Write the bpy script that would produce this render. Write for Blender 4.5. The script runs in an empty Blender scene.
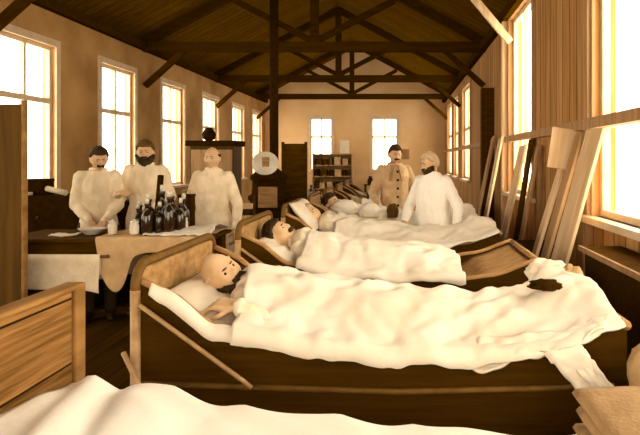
import bpy, bmesh, math, random
from mathutils import Vector, Matrix, noise

random.seed(7)
S = bpy.context.scene
COL = S.collection
V = Vector
CAMZ = 1.55

# ------------------------------------------------------------------ materials
def lin(c):
    return tuple(((v / 255) / 12.92) if v / 255 <= .04045 else (((v / 255) + .055) / 1.055) ** 2.4 for v in c)

def material(name, col, col2=None, rough=.8, scale=6.0, stretch=(1, 1, 1), bump=.15, detail=5.0, spec=.2, contrast=(.35, .7), bscale=None):
    m = bpy.data.materials.new(name)
    m.use_nodes = True
    nt = m.node_tree
    b = nt.nodes['Principled BSDF']
    b.inputs['Roughness'].default_value = rough
    b.inputs['Specular IOR Level'].default_value = spec
    tc = nt.nodes.new('ShaderNodeTexCoord')
    mp = nt.nodes.new('ShaderNodeMapping')
    mp.inputs['Scale'].default_value = stretch
    n = nt.nodes.new('ShaderNodeTexNoise')
    n.inputs['Scale'].default_value = scale
    n.inputs['Detail'].default_value = detail
    nt.links.new(tc.outputs['Object'], mp.inputs['Vector'])
    nt.links.new(mp.outputs['Vector'], n.inputs['Vector'])
    r = nt.nodes.new('ShaderNodeValToRGB')
    r.color_ramp.elements[0].position = contrast[0]
    r.color_ramp.elements[1].position = contrast[1]
    r.color_ramp.elements[0].color = (*(col2 or tuple(c * .8 for c in col)), 1)
    r.color_ramp.elements[1].color = (*col, 1)
    nt.links.new(n.outputs['Fac'], r.inputs['Fac'])
    nt.links.new(r.outputs['Color'], b.inputs['Base Color'])
    if bump:
        src = n
        if bscale:
            src = nt.nodes.new('ShaderNodeTexNoise')
            src.inputs['Scale'].default_value = bscale
            src.inputs['Detail'].default_value = 3
            nt.links.new(mp.outputs['Vector'], src.inputs['Vector'])
        bp = nt.nodes.new('ShaderNodeBump')
        bp.inputs['Strength'].default_value = bump
        bp.inputs['Distance'].default_value = .02
        nt.links.new(src.outputs['Fac'], bp.inputs['Height'])
        nt.links.new(bp.outputs['Normal'], b.inputs['Normal'])
    return m

def planks(name, col, col2, axis, width, gap=.04, stretch=(1, 1, 1), scale=4.0, rough=.8, spec=.15):
    """boards laid side by side along one axis, each with a tone of its own, a dark gap and grain"""
    m = bpy.data.materials.new(name)
    m.use_nodes = True
    nt = m.node_tree
    L = nt.links.new
    b = nt.nodes['Principled BSDF']
    b.inputs['Roughness'].default_value = rough
    b.inputs['Specular IOR Level'].default_value = spec
    tc = nt.nodes.new('ShaderNodeTexCoord')
    sp = nt.nodes.new('ShaderNodeSeparateXYZ')
    L(tc.outputs['Object'], sp.inputs[0])
    dv = nt.nodes.new('ShaderNodeMath'); dv.operation = 'DIVIDE'; dv.inputs[1].default_value = width
    L(sp.outputs[axis], dv.inputs[0])
    fl = nt.nodes.new('ShaderNodeMath'); fl.operation = 'FLOOR'; L(dv.outputs[0], fl.inputs[0])
    fr = nt.nodes.new('ShaderNodeMath'); fr.operation = 'FRACT'; L(dv.outputs[0], fr.inputs[0])
    wn = nt.nodes.new('ShaderNodeTexWhiteNoise'); wn.noise_dimensions = '1D'; L(fl.outputs[0], wn.inputs['W'])
    mp = nt.nodes.new('ShaderNodeMapping'); mp.inputs['Scale'].default_value = stretch
    L(tc.outputs['Object'], mp.inputs['Vector'])
    n = nt.nodes.new('ShaderNodeTexNoise'); n.inputs['Scale'].default_value = scale; n.inputs['Detail'].default_value = 6
    L(mp.outputs['Vector'], n.inputs['Vector'])
    ad = nt.nodes.new('ShaderNodeMath'); ad.operation = 'MULTIPLY_ADD'
    L(wn.outputs['Value'], ad.inputs[0]); ad.inputs[1].default_value = .45
    ml = nt.nodes.new('ShaderNodeMath'); ml.operation = 'MULTIPLY_ADD'; L(n.outputs['Fac'], ml.inputs[0]); ml.inputs[1].default_value = 1.6; ml.inputs[2].default_value = -.5
    L(ml.outputs[0], ad.inputs[2])
    r = nt.nodes.new('ShaderNodeValToRGB')
    r.color_ramp.elements[0].position = .1; r.color_ramp.elements[1].position = .9
    r.color_ramp.elements[0].color = (*col2, 1); r.color_ramp.elements[1].color = (*col, 1)
    L(ad.outputs[0], r.inputs['Fac'])
    lt = nt.nodes.new('ShaderNodeMath'); lt.operation = 'LESS_THAN'; lt.inputs[1].default_value = gap; L(fr.outputs[0], lt.inputs[0])
    mx = nt.nodes.new('ShaderNodeMixRGB'); L(lt.outputs[0], mx.inputs['Fac']); L(r.outputs['Color'], mx.inputs[1])
    mx.inputs[2].default_value = (*tuple(c * .22 for c in col2), 1)
    L(mx.outputs[0], b.inputs['Base Color'])
    bp = nt.nodes.new('ShaderNodeBump'); bp.inputs['Strength'].default_value = .5; bp.inputs['Distance'].default_value = .01
    sb = nt.nodes.new('ShaderNodeMath'); sb.operation = 'SUBTRACT'; L(ad.outputs[0], sb.inputs[0]); L(lt.outputs[0], sb.inputs[1])
    L(sb.outputs[0], bp.inputs['Height']); L(bp.outputs['Normal'], b.inputs['Normal'])
    return m

M = {}
M['sheet'] = material('white_linen', (.82, .745, .63), (.70, .60, .46), scale=5, bump=.12, bscale=30)
M['pillow'] = material('pillow_linen', (.84, .75, .62), (.74, .63, .48), scale=6, bump=.1, bscale=30)
M['tan_cloth'] = material('tan_cloth', (.62, .41, .21), (.5, .31, .14), scale=9, bump=.2, bscale=60)
M['brown_wool'] = material('brown_wool', (.42, .26, .12), (.32, .19, .08), scale=12, bump=.3, bscale=70)
M['gown'] = material('cream_gown', (.86, .72, .52), (.74, .58, .37), scale=12, bump=.25, bscale=40)
M['gown_tan'] = material('tan_gown', (.62, .43, .25), (.5, .33, .17), scale=12, bump=.25, bscale=40)
M['shirt'] = material('white_shirt', (.84, .74, .58), (.7, .56, .38), scale=14, bump=.3, bscale=35)
M['skin'] = material('skin', (.66, .42, .24), (.56, .34, .17), rough=.55, scale=14, bump=.05)
M['pale_skin'] = material('pale_skin', (.72, .5, .3), (.58, .37, .19), rough=.55, scale=14, bump=.05)
M['hair'] = material('dark_hair', (.06, .03, .006), (.025, .011, .002), rough=.7, scale=30, stretch=(1, 1, .3), bump=.6)
M['grey_hair'] = material('grey_hair', (.68, .52, .34), (.5, .34, .18), rough=.8, scale=40, bump=.6)
M['brown_hair'] = material('brown_hair', (.16, .08, .02), (.08, .04, .008), rough=.8, scale=40, bump=.6)
M['eye'] = material('eye', (.05, .022, .004), rough=.2, bump=0)
M['trouser'] = material('dark_trousers', (.05, .024, .006), scale=20)
M['shoe'] = material('dark_leather', (.03, .014, .003), rough=.4, scale=20)
M['dark_wood'] = material('dark_wood', (.09, .038, .0), (.05, .021, .0), scale=5, stretch=(1, 6, 6), bump=.2, spec=.04, rough=.95)
M['bed_wood'] = material('bed_board', (.062, .026, .0005), (.042, .0175, .0002), scale=5, stretch=(.6, 6, 8), bump=.2, rough=.9, spec=.05)
M['canvas'] = material('bed_canvas', (.5, .29, .12), (.32, .17, .06), scale=5, stretch=(.5, 6, 6), bump=.2)
M['panel'] = material('headboard_panel', (.42, .24, .09), (.26, .14, .045), scale=5, stretch=(1, 4, 6), bump=.2)
M['rail'] = material('worn_metal', (.5, .31, .14), (.36, .2, .08), rough=.45, scale=25, spec=.5, bump=.05)
M['rail_dark'] = material('dark_metal', (.17, .085, .015), (.11, .052, .008), rough=.6, scale=25, spec=.12, bump=.05)
M['light_wood'] = material('pale_board', (.82, .6, .36), (.62, .40, .2), scale=4, stretch=(5, 5, .4), bump=.25)
M['mid_wood'] = material('brown_board', (.5, .3, .14), (.33, .18, .075), scale=4, stretch=(5, 5, .4), bump=.25)
M['head_planks'] = planks('headboard_planks', (.34, .17, .05), (.10, .045, .008), 'Z', .19, .035, stretch=(2, 1.0, 20), scale=4.5, spec=.05)
M['wall_planks'] = planks('right_wall_planks', (.56, .29, .095), (.30, .135, .03), 'Y', .21, .07, stretch=(2, 5, .35), scale=3)
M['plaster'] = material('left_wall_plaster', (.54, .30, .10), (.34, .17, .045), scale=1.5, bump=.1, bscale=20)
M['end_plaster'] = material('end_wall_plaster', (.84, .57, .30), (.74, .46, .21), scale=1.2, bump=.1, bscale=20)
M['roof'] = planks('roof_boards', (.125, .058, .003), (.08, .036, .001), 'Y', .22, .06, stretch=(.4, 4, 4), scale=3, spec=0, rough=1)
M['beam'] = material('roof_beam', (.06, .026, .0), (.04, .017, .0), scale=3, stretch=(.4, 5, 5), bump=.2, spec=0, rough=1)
M['floor'] = planks('floor_boards', (.07, .03, .001), (.04, .017, .0005), 'X', .16, .05, stretch=(5, .4, 1), scale=3, spec=.03)
M['frame'] = material('window_paint', (.72, .55, .36), (.62, .45, .27), rough=.5, scale=8, bump=.05)
M['old_wood'] = material('old_wood', (.38, .2, .065), (.2, .1, .028), scale=4, stretch=(5, 1, 3), bump=.2, spec=.05)
M['cupboard'] = material('cupboard_wood', (.12, .056, .004), (.07, .032, .002), scale=4, stretch=(5, 5, .4), bump=.2)
M['black'] = material('black_iron', (.04, .017, .001), (.025, .01, .0005), rough=.95, spec=.02, scale=20, bump=.1)
M['bottle'] = material('dark_glass', (.035, .016, .003), (.02, .009, .002), rough=.12, spec=.6, bump=0)
M['porcelain'] = material('pale_porcelain', (.8, .7, .55), rough=.3, spec=.5, bump=0)
M['paper'] = material('paper', (.82, .72, .55), (.72, .6, .42), scale=10, bump=.1)

def glass():
    m = bpy.data.materials.new('window_glass'); m.use_nodes = True
    nt = m.node_tree; nt.nodes.clear()
    o = nt.nodes.new('ShaderNodeOutputMaterial'); mx = nt.nodes.new('ShaderNodeMixShader')
    t = nt.nodes.new('ShaderNodeBsdfTransparent'); g = nt.nodes.new('ShaderNodeBsdfGlossy')
    t.inputs['Color'].default_value = (.97, .96, .93, 1); g.inputs['Roughness'].default_value = .05
    mx.inputs['Fac'].default_value = .05
    nt.links.new(t.outputs[0], mx.inputs[1]); nt.links.new(g.outputs[0], mx.inputs[2]); nt.links.new(mx.outputs[0], o.inputs['Surface'])
    return m
M['glass'] = glass()

# ------------------------------------------------------------------ helpers
def link(name, me, parent=None):
    o = bpy.data.objects.new(name, me)
    COL.objects.link(o)
    if parent is not None:
        o.parent = parent
    return o

def obj(name, bm, mat, parent=None, smooth=False):
    bmesh.ops.recalc_face_normals(bm, faces=bm.faces)
    me = bpy.data.meshes.new(name)
    bm.to_mesh(me); bm.free()
    me.materials.append(M[mat])
    if smooth:
        for p in me.polygons: p.use_smooth = True
    return link(name, me, parent)

def tag(o, label, cat, group=None):
    o['label'] = label; o['category'] = cat
    if group: o['group'] = group
    return o

def thing(name, label, cat, loc=(0, 0, 0), rz=0, group=None):
    o = link(name, None); o.location = loc; o.rotation_euler = (0, 0, rz)
    o.empty_display_size = .1
    return tag(o, label, cat, group)

def struct(o):
    o['kind'] = 'structure'; return o

def stuff(o):
    o['kind'] = 'stuff'; return o

def copy_tree(o, loc=None, label=None, group=None, rz=None):
    r = o.copy(); COL.objects.link(r)
    if loc is not None: r.location = loc
    if rz is not None: r.rotation_euler = (0, 0, rz)
    if label: r['label'] = label
    if group: r['group'] = group
    for ch in list(o.children):
        c = ch.copy(); COL.objects.link(c); c.parent = r
        for g in list(ch.children):
            d = g.copy(); COL.objects.link(d); d.parent = c
    return r

def box(bm, c, s, rot=None, bevel=0.0):
    r = bmesh.ops.create_cube(bm, size=1)
    vs = r['verts']
    mt = Matrix.Translation(V(c)) @ (rot.to_4x4() if rot else Matrix.Identity(4)) @ Matrix.Diagonal((*s, 1))
    bmesh.ops.transform(bm, matrix=mt, verts=vs)
    if bevel:
        es = list({e for v in vs for e in v.link_edges})
        bmesh.ops.bevel(bm, geom=es, offset=bevel, segments=2, affect='EDGES', profile=.5)

def bx(bm, x0, x1, y0, y1, z0, z1, bevel=0.0):
    box(bm, ((x0 + x1) / 2, (y0 + y1) / 2, (z0 + z1) / 2), (x1 - x0, y1 - y0, z1 - z0), bevel=bevel)

def boxed(*a, bevel=0.0):
    bm = bmesh.new(); bx(bm, *a, bevel=bevel); return bm

def bar(bm, p, q, w, t, bevel=0.0):
    """rectangular timber from p to q"""
    p, q = V(p), V(q); d = q - p
    rot = d.to_track_quat('Z', 'Y').to_matrix()
    box(bm, (p + q) / 2, (w, t, d.length), rot, bevel)

def tube(bm, pts, r, seg=10, cap=True):
    pts = [V(p) for p in pts]
    rr = r if isinstance(r, (list, tuple)) else [r] * len(pts)
    rings = []
    prev = None
    for i, p in enumerate(pts):
        d = (pts[min(i + 1, len(pts) - 1)] - pts[max(i - 1, 0)]).normalized()
        if prev is None:
            u = d.cross(V((0, 0, 1)))
            if u.length < .05: u = d.cross(V((1, 0, 0)))
            u.normalize()
        else:
            u = (prev - d * prev.dot(d)).normalized()
        prev = u
        w = d.cross(u)
        rings.append([bm.verts.new(p + (u * math.cos(2 * math.pi * k / seg) + w * math.sin(2 * math.pi * k / seg)) * rr[i]) for k in range(seg)])
    for a, b in zip(rings, rings[1:]):
        for k in range(seg):
            bm.faces.new((a[k], a[(k + 1) % seg], b[(k + 1) % seg], b[k]))
    if cap:
        bm.faces.new(rings[0][::-1]); bm.faces.new(rings[-1])

def lathe(bm, prof, c=(0, 0, 0), seg=20, sx=1, sy=1):
    """prof: list of (r, z)"""
    rings = []
    for r, z in prof:
        rings.append([bm.verts.new((c[0] + sx * max(r, 1e-4) * math.cos(2 * math.pi * k / seg), c[1] + sy * max(r, 1e-4) * math.sin(2 * math.pi * k / seg), c[2] + z)) for k in range(seg)])
    for a, b in zip(rings, rings[1:]):
        for k in range(seg):
            bm.faces.new((a[k], a[(k + 1) % seg], b[(k + 1) % seg], b[k]))
    bm.faces.new(rings[0][::-1]); bm.faces.new(rings[-1])

def loft(bm, rings):
    """rings of equal point counts, closed and capped"""
    R = [[bm.verts.new(p) for p in r] for r in rings]
    n = len(R[0])
    for a, b in zip(R, R[1:]):
        for k in range(n):
            bm.faces.new((a[k], a[(k + 1) % n], b[(k + 1) % n], b[k]))
    bm.faces.new(R[0][::-1]); bm.faces.new(R[-1])

def cloth(fn, u0, u1, v0, v1, nu, nv, t=.008):
    """a sheet with thickness; fn(u, v) -> point"""
    bm = bmesh.new()
    g = [[bm.verts.new(fn(u0 + (u1 - u0) * i / nu, v0 + (v1 - v0) * j / nv)) for j in range(nv + 1)] for i in range(nu + 1)]
    for i in range(nu):
        for j in range(nv):
            bm.faces.new((g[i][j], g[i + 1][j], g[i + 1][j + 1], g[i][j + 1]))
    bmesh.ops.recalc_face_normals(bm, faces=bm.faces)
    bmesh.ops.solidify(bm, geom=list(bm.faces), thickness=t)
    return bm

def nz(x, y, z=0.0):
    return noise.noise(V((x, y, z)))

def interp(tab, x):
    if x <= tab[0][0]: return tab[0][1]
    for (a, fa), (b, fb) in zip(tab, tab[1:]):
        if x <= b:
            t = (x - a) / (b - a)
            t = t * t * (3 - 2 * t) * .5 + t * .5
            return fa + (fb - fa) * t
    return tab[-1][1]

def remesh(bm, voxel, smooth=3):
    me = bpy.data.meshes.new('tmp'); bm.to_mesh(me); bm.free()
    o = bpy.data.objects.new('tmp', me); COL.objects.link(o)
    md = o.modifiers.new('r', 'REMESH'); md.mode = 'VOXEL'; md.voxel_size = voxel
    sm = o.modifiers.new('s', 'SMOOTH'); sm.factor = .5; sm.iterations = smooth
    dg = bpy.context.evaluated_depsgraph_get()
    out = bpy.data.meshes.new_from_object(o.evaluated_get(dg))
    bpy.data.objects.remove(o); bpy.data.meshes.remove(me)
    b2 = bmesh.new(); b2.from_mesh(out); bpy.data.meshes.remove(out)
    return b2

# ------------------------------------------------------------------ setting
XL, XR, YE, YB, WT = -4.5, 1.5, 19.0, -2.4, 3.6   # left wall, right wall, end wall, back wall, wall top
RIDGE_X, RIDGE_Z = -1.5, 5.3

def wall(name, axis, pos, out, a0, a1, z0, z1, holes, mat, t=.16):
    """axis 'x': a wall at x=pos running along y; axis 'y': a wall at y=pos running along x; out = side its thickness goes"""
    A = sorted({a0, a1, *[h[0] for h in holes], *[h[1] for h in holes]})
    Z = sorted({z0, z1, *[h[2] for h in holes], *[h[3] for h in holes]})
    bm = bmesh.new()
    for a, b in zip(A, A[1:]):
        for c, d in zip(Z, Z[1:]):
            ma, mc = (a + b) / 2, (c + d) / 2
            if any(h[0] < ma < h[1] and h[2] < mc < h[3] for h in holes): continue
            lo, hi = sorted((pos, pos + out * t))
            if axis == 'x': bx(bm, lo, hi, a, b, c, d)
            else: bx(bm, a, b, lo, hi, c, d)
    return struct(obj(name, bm, mat))

left_holes = [(c - .53, c + .53, 1.05, 3.02) for c in (.3, 2.5, 4.7, 6.9, 9.1, 11.3, 13.5, 15.8, 17.9)]  # the last opening is added to brighten the far end
right_holes = [(.6, 2.3, 1.12, 3.4), (2.75, 4.38, 1.12, 3.4), (6.42, 7.75, 1.12, 3.45), (12.1, 13.5, 1.12, 3.2), (14.5, 15.6, 1.12, 3.2), (16.3, 17.7, 1.12, 3.2)]
end_holes = [(-3.0, -2.26, 1.2, 2.95), (-.95, -.08, 1.2, 2.95)]
back_holes = [(-4.2, -2.5, .9, 3.4), (-2.1, -.3, .9, 3.4), (.0, 1.3, .9, 3.4)]  # unseen windows behind the camera, enlarged to light surfaces that face it
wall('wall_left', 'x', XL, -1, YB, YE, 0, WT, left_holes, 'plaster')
wall('wall_right', 'x', XR, 1, YB, YE, 0, WT, right_holes, 'wall_planks')
def gable(name, y, out, holes, mat):
    w = wall(name, 'y', y, out, XL, XR, 0, WT, holes, mat)
    bm = bmesh.new(); bm.from_mesh(w.data)
    f = [bm.verts.new(p) for p in ((XL, y, WT), (XR, y, WT), (XR, y, WT + .15), (RIDGE_X, y, RIDGE_Z + .06), (XL, y, WT + .15))]
    b = [bm.verts.new((v.co.x, y + out * .16, v.co.z)) for v in f]
    bm.faces.new(f); bm.faces.new(b[::-1])
    for i in range(5): bm.faces.new((f[i], f[(i + 1) % 5], b[(i + 1) % 5], b[i]))
    bmesh.ops.recalc_face_normals(bm, faces=bm.faces)
    bm.to_mesh(w.data); bm.free()
gable('wall_end', YE, 1, end_holes, 'end_plaster')
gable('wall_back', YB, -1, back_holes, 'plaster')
struct(obj('floor', boxed(XL, XR, YB, YE, -.1, 0), 'floor'))

bm = bmesh.new()
for x0, x1 in ((XL - .16, RIDGE_X), (XR + .16, RIDGE_X)):
    z0 = WT
    pts = [(x0, YB, z0), (x1, YB, RIDGE_Z), (x1, YE, RIDGE_Z), (x0, YE, z0)]
    lo = [bm.verts.new(p) for p in pts]; hi = [bm.verts.new((p[0], p[1], p[2] + .08)) for p in pts]
    bm.faces.new(lo); bm.faces.new(hi[::-1])
    for i in range(4): bm.faces.new((lo[i], lo[(i + 1) % 4], hi[(i + 1) % 4], hi[i]))
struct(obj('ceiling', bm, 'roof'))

# windows
def window(n, axis, pos, inn, h, mull=1, transom=.36, t=.05):
    """frame, sash bars and panes in the opening h; inn = direction into the room"""
    a0, a1, z0, z1 = h
    d0, d1 = pos - inn * .10, pos - inn * .04
    lo, hi = min(d0, d1), max(d0, d1)
    def B(bm, a, b, c, d, l=lo, u=hi):
        if axis == 'x': bx(bm, l, u, a, b, c, d)
        else: bx(bm, a, b, l, u, c, d)
    e = link('window_%d' % n, None)
    e.location = ((pos, (a0 + a1) / 2, z0) if axis == 'x' else ((a0 + a1) / 2, pos, z0))
    struct(e)
    def put(name, bm, mat):
        o = obj(name, bm, mat, e); o.location = -V(e.location); return o
    bm = bmesh.new()
    B(bm, a0, a0 + t, z0, z1); B(bm, a1 - t, a1, z0, z1); B(bm, a0 + t, a1 - t, z0, z0 + t); B(bm, a0 + t, a1 - t, z1 - t, z1)
    put('window_frame', bm, 'frame')
    bm = bmesh.new()
    zt = z1 - (z1 - z0) * transom
    B(bm, a0 + t, a1 - t, zt - .035, zt + .035)
    for k in range(mull):
        m = a0 + (a1 - a0) * (k + 1) / (mull + 1)
        B(bm, m - .022, m + .022, z0 + t, zt - .035); B(bm, m - .022, m + .022, zt + .035, z1 - t)
    put('glazing_bars', bm, 'frame')
    bm = bmesh.new()
    mid = (lo + hi) / 2
    B(bm, a0 + t, a1 - t, z0 + t, z1 - t, mid - .003, mid + .003)
    put('pane', bm, 'glass')
    # casing on the room side and the sill
    bm = bmesh.new()
    l2, h2 = sorted((pos, pos + inn * .025))
    w = .09
    B(bm, a0 - w, a0, z0 - .02, z1 + w, l2, h2); B(bm, a1, a1 + w, z0 - .02, z1 + w, l2, h2); B(bm, a0, a1, z1, z1 + w, l2, h2)
    put('casing', bm, 'frame' if pos != XR else 'mid_wood')
    bm = bmesh.new()
    l3, h3 = sorted((pos - inn * .04, pos + inn * .09))
    B(bm, a0 - w - .03, a1 + w + .03, z0 - .05, z0, l3, h3)
    put('window_sill', bm, 'frame')
    # daylight enters here: a portal for the sky
    ld = bpy.data.lights.new('daylight', 'AREA'); ld.shape = 'RECTANGLE'
    ld.cycles.is_portal = True
    lo_ = bpy.data.objects.new('daylight', ld); COL.objects.link(lo_)
    ld.size = a1 - a0; ld.size_y = z1 - z0
    if axis == 'x':
        lo_.location = (pos - inn * .13, (a0 + a1) / 2, (z0 + z1) / 2)
        lo_.rotation_euler = V((inn, 0, 0)).to_track_quat('-Z', 'Z').to_euler()
    else:
        lo_.location = ((a0 + a1) / 2, pos - inn * .13, (z0 + z1) / 2)
        lo_.rotation_euler = V((0, inn, 0)).to_track_quat('-Z', 'Z').to_euler()
wn = 1
for h in left_holes: window(wn, 'x', XL, 1, h); wn += 1
for i, h in enumerate(right_holes): window(wn, 'x', XR, -1, h, mull=0 if i == 1 else 1, transom=.69 if i < 3 else .45); wn += 1
for h in end_holes: window(wn, 'y', YE, -1, h); wn += 1
for h in back_holes: window(wn, 'y', YB, 1, h); wn += 1

# long battens on the right wall
bm = bmesh.new()
for a, b in ((YB, .6), (.6, 4.5), (4.5, YE)):
    bx(bm, XR - .06, XR, a, b, 1.79, 1.87)
struct(obj('trim_1', bm, 'mid_wood'))
bm = bmesh.new(); bx(bm, XR - .1, XR, YB, YE, WT - .14, WT)
struct(obj('trim_2', bm, 'beam'))
bm = bmesh.new(); bx(bm, XL, XL + .1, YB, YE, WT - .14, WT)
struct(obj('trim_3', bm, 'beam'))
for i, (y, x0, w, z1, mt) in enumerate(((9.15, XR - .2, .16, 2.7, 'dark_wood'), (7.9, XR - .09, .12, WT - .14, 'light_wood'), (4.47, XR - .05, .1, WT - .14, 'mid_wood'))):
    struct(obj('trim_%d' % (4 + i), boxed(x0, XR, y - w / 2, y + w / 2, 0, z1), mt))
struct(obj('baseboard_left', boxed(XL, XL + .03, YB, YE, 0, .18), 'dark_wood'))
struct(obj('baseboard_right', boxed(XR - .03, XR, YB, YE, 0, .18), 'dark_wood'))
struct(obj('baseboard_end', boxed(XL, XR, YE - .03, YE, 0, .18), 'dark_wood'))

# roof trusses
for i, y in enumerate((2.2, 6.1, 10.0, 13.9, 17.8)):
    e = struct(link('roof_truss', None)); e.location = (0, y, 0)
    zb = 3.52
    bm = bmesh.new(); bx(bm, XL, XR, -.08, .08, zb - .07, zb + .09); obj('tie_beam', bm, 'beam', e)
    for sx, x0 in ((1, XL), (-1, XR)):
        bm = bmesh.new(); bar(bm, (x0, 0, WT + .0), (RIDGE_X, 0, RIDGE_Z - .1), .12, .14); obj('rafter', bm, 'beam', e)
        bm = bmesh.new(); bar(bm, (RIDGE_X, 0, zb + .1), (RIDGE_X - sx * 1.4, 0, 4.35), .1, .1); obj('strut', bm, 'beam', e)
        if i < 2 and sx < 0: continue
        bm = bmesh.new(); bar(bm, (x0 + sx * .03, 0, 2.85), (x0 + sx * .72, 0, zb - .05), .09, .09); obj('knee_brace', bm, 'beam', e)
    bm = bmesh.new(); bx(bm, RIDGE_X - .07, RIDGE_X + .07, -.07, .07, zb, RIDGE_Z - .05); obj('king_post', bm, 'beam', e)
# the pale brace on the near right post
bm = bmesh.new(); bar(bm, (XR - .03, 7.6, 3.12), (XR - .64, 7.6, 3.86), .07, .09)
struct(obj('trim_7', bm, 'light_wood'))

# ------------------------------------------------------------------ beds
FE = .82
RIM = [(-.94, 1.10), (-.85, 1.06), (-.67, .93), (-.36, .865), (0, .84), (.35, .835), (.55, .86), (.84, .955)]
rim = lambda x: interp(RIM, x)
BW = .85   # width of a bed
BED_Y = [None, 2.06, 3.36, 4.66, 5.96, 7.26, 8.56, 9.86]

def make_bed(label):
    t = thing('hospital_bed', label, 'bed', group='row of raised hospital beds')
    N = 40
    xs = [-.94 + (FE + .94) * i / N for i in range(N + 1)]
    for y in (.0, BW - .035):
        bm = bmesh.new()
        rings = []
        for x in xs:
            z = rim(x); d = z - .53 - .1 * min(1, max(0, abs(x + .06) - .6) / .25) ** 2 
            rings.append([(x, y, z), (x, y + .035, z), (x, y + .035, z - d), (x, y, z - d)])
        loft(bm, rings); obj('side_board', bm, 'bed_wood', t)  # board carried down so its dark face stands in for shade under the bed
        bm = bmesh.new(); tube(bm, [(x, y + .0175, rim(x) + .006) for x in xs], .016, 8); obj('rim_rail', bm, 'canvas', t, True)
        bm = bmesh.new(); yy = y - .008 if y == 0 else y + .043; tube(bm, [(-.94, yy, .745), (.0, yy, .715), (FE - .05, yy, .735)], .011, 8); obj('side_rail', bm, 'rail_dark', t, True)
        bm = bmesh.new()
        tube(bm, [(-.93, y - .022, 1.03), (-.56, y - .022, .76), (-.53, y - .022, .735)], .0085, 8)
        obj('brace', bm, 'rail', t, True)
    bm = cloth(lambda x, v: (x, .035 + (BW - .07) * v, rim(x) - (.12 + .05 * math.sin(math.pi * v)) * (1 - .9 * min(1, max(0, (x - .3) / .25)))), -.93, FE - .01, 0, 1, 40, 10, .01)
    obj('canvas_sling', bm, 'canvas', t, True)
    for y in (.0, BW):
        bm = bmesh.new(); tube(bm, [(-.955, y, 0), (-.955, y, 1.08)], .019, 10); obj('head_post', bm, 'rail', t, True)
        bm = bmesh.new(); tube(bm, [(FE - .07, y, 0), (FE - .07, y, .74)], .02, 10); obj('foot_post', bm, 'black', t, True)
    pts = [(-.955, 0, 1.06)]
    for k in range(9):
        a = math.pi / 2 * k / 8
        pts.append((-.955, .08 - .08 * math.cos(a), 1.09 + .08 * math.sin(a)))
    for k in range(9):
        a = math.pi / 2 * k / 8
        pts.append((-.955, BW - .08 + .08 * math.sin(a), 1.09 + .08 * math.cos(a)))
    pts.append((-.955, BW, 1.06))
    bm = bmesh.new(); tube(bm, pts, .018, 10); obj('head_rail', bm, 'rail_dark', t, True)
    bm = boxed(-.968, -.945, .03, BW - .03, .80, 1.15, bevel=.008); obj('head_panel', bm, 'panel', t)
    bm = bmesh.new(); tube(bm, [(-.99, -.02, .86), (-.87, -.10, .72)], .0095, 8); obj('strut', bm, 'rail', t, True)
    bm = bmesh.new(); tube(bm, [(FE, .0, rim(FE)), (FE, BW, rim(FE))], .018, 8); obj('foot_rail', bm, 'canvas', t, True)
    return t

BL = {1: 'dark sided raised bed with the bald bearded patient, metal head rail nearest the camera',
      2: 'raised bed with bare brown foot end, second of the row behind the bald patient',
      3: 'raised bed in front of the man in the white coat standing on the right',
      4: 'raised bed between the man in white and the man in the tan coat',
      5: 'raised bed just behind the man in the tan coat',
      6: 'raised bed second behind the man in the tan coat',
      7: 'last raised bed of the row, nearest the end wall windows'}
beds = {}
for k in range(1, 8):
    if k == 1: b = make_bed(BL[1]); b.location = (0, BED_Y[1], 0)
    else: b = copy_tree(beds[1], (0, BED_Y[k], 0), BL[k])
    beds[k] = b
for ch in beds[2].children:   # the bare foot of the second bed
    pass

def mattress(y0, label, x0=-.9, x1=.81):
    bm = bmesh.new()
    rings = []
    N = 36
    for i in range(N + 1):
        x = x0 + (x1 - x0) * i / N
        e = min(1, .45 + min(i, N - i) * .3)
        z = rim(x) - .15; h = .085 * e
        ring = []
        for (v, w) in ((.06, .02), (.045, .5), (.07, .88), (.16, 1), (.35, 1.0), (.5, .98), (.65, 1.0), (.84, 1), (.93, .88), (.955, .5), (.94, .02), (.5, -.05)):
            ring.append((x, BW * v, z + h * w + .006 * nz(x * 5, v * 6, y0)))
        rings.append(ring)
    loft(bm, rings)
    o = obj('mattress', bm, 'sheet', None, True); o.location = (0, y0, 0)
    return tag(o, label, 'mattress', 'mattresses on the row of beds')

def pillow_bm(lx, ly, h, seed, rot=None, sag=.25):
    bm = bmesh.new()
    bmesh.ops.create_grid(bm, x_segments=20, y_segments=24, size=.5)
    top = list(bm.verts)
    def prof(a): return max(0.0, 1 - abs(2 * a) ** 3.2) ** .5
    for v in top:
        a, b = v.co.x, v.co.y
        pin = 1 - .09 * (1 - abs(2 * b) ** 2) * abs(2 * a) ** 4
        zz = h * .5 * prof(a) * prof(b) * (1 - sag * math.exp(-(a * a + b * b) / .05)) + .012 * nz(a * 7 + seed, b * 7, seed) * prof(a) * prof(b)
        v.co = V((a * lx * pin, b * ly * pin, zz))
    ret = bmesh.ops.duplicate(bm, geom=list(bm.verts) + list(bm.edges) + list(bm.faces))
    for g in ret['geom']:
        if isinstance(g, bmesh.types.BMVert): g.co.z = -g.co.z * .7
    bmesh.ops.remove_doubles(bm, verts=bm.verts, dist=1e-5)
    return bm

def pillow(y0, label, x=-.76, y=.425, z=None, lx=.34, ly=.66, h=.11, mat='pillow', tilt=None, seed=1.0, group='patients pillows'):
    o = obj('pillow', pillow_bm(lx, ly, h, seed), mat, None, True)
    o.location = (x, y0 + y, z if z is not None else rim(x) - .055)
    o.rotation_euler = (0, math.radians(tilt if tilt is not None else 24), 0)
    return tag(o, label, 'pillow', group)

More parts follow.
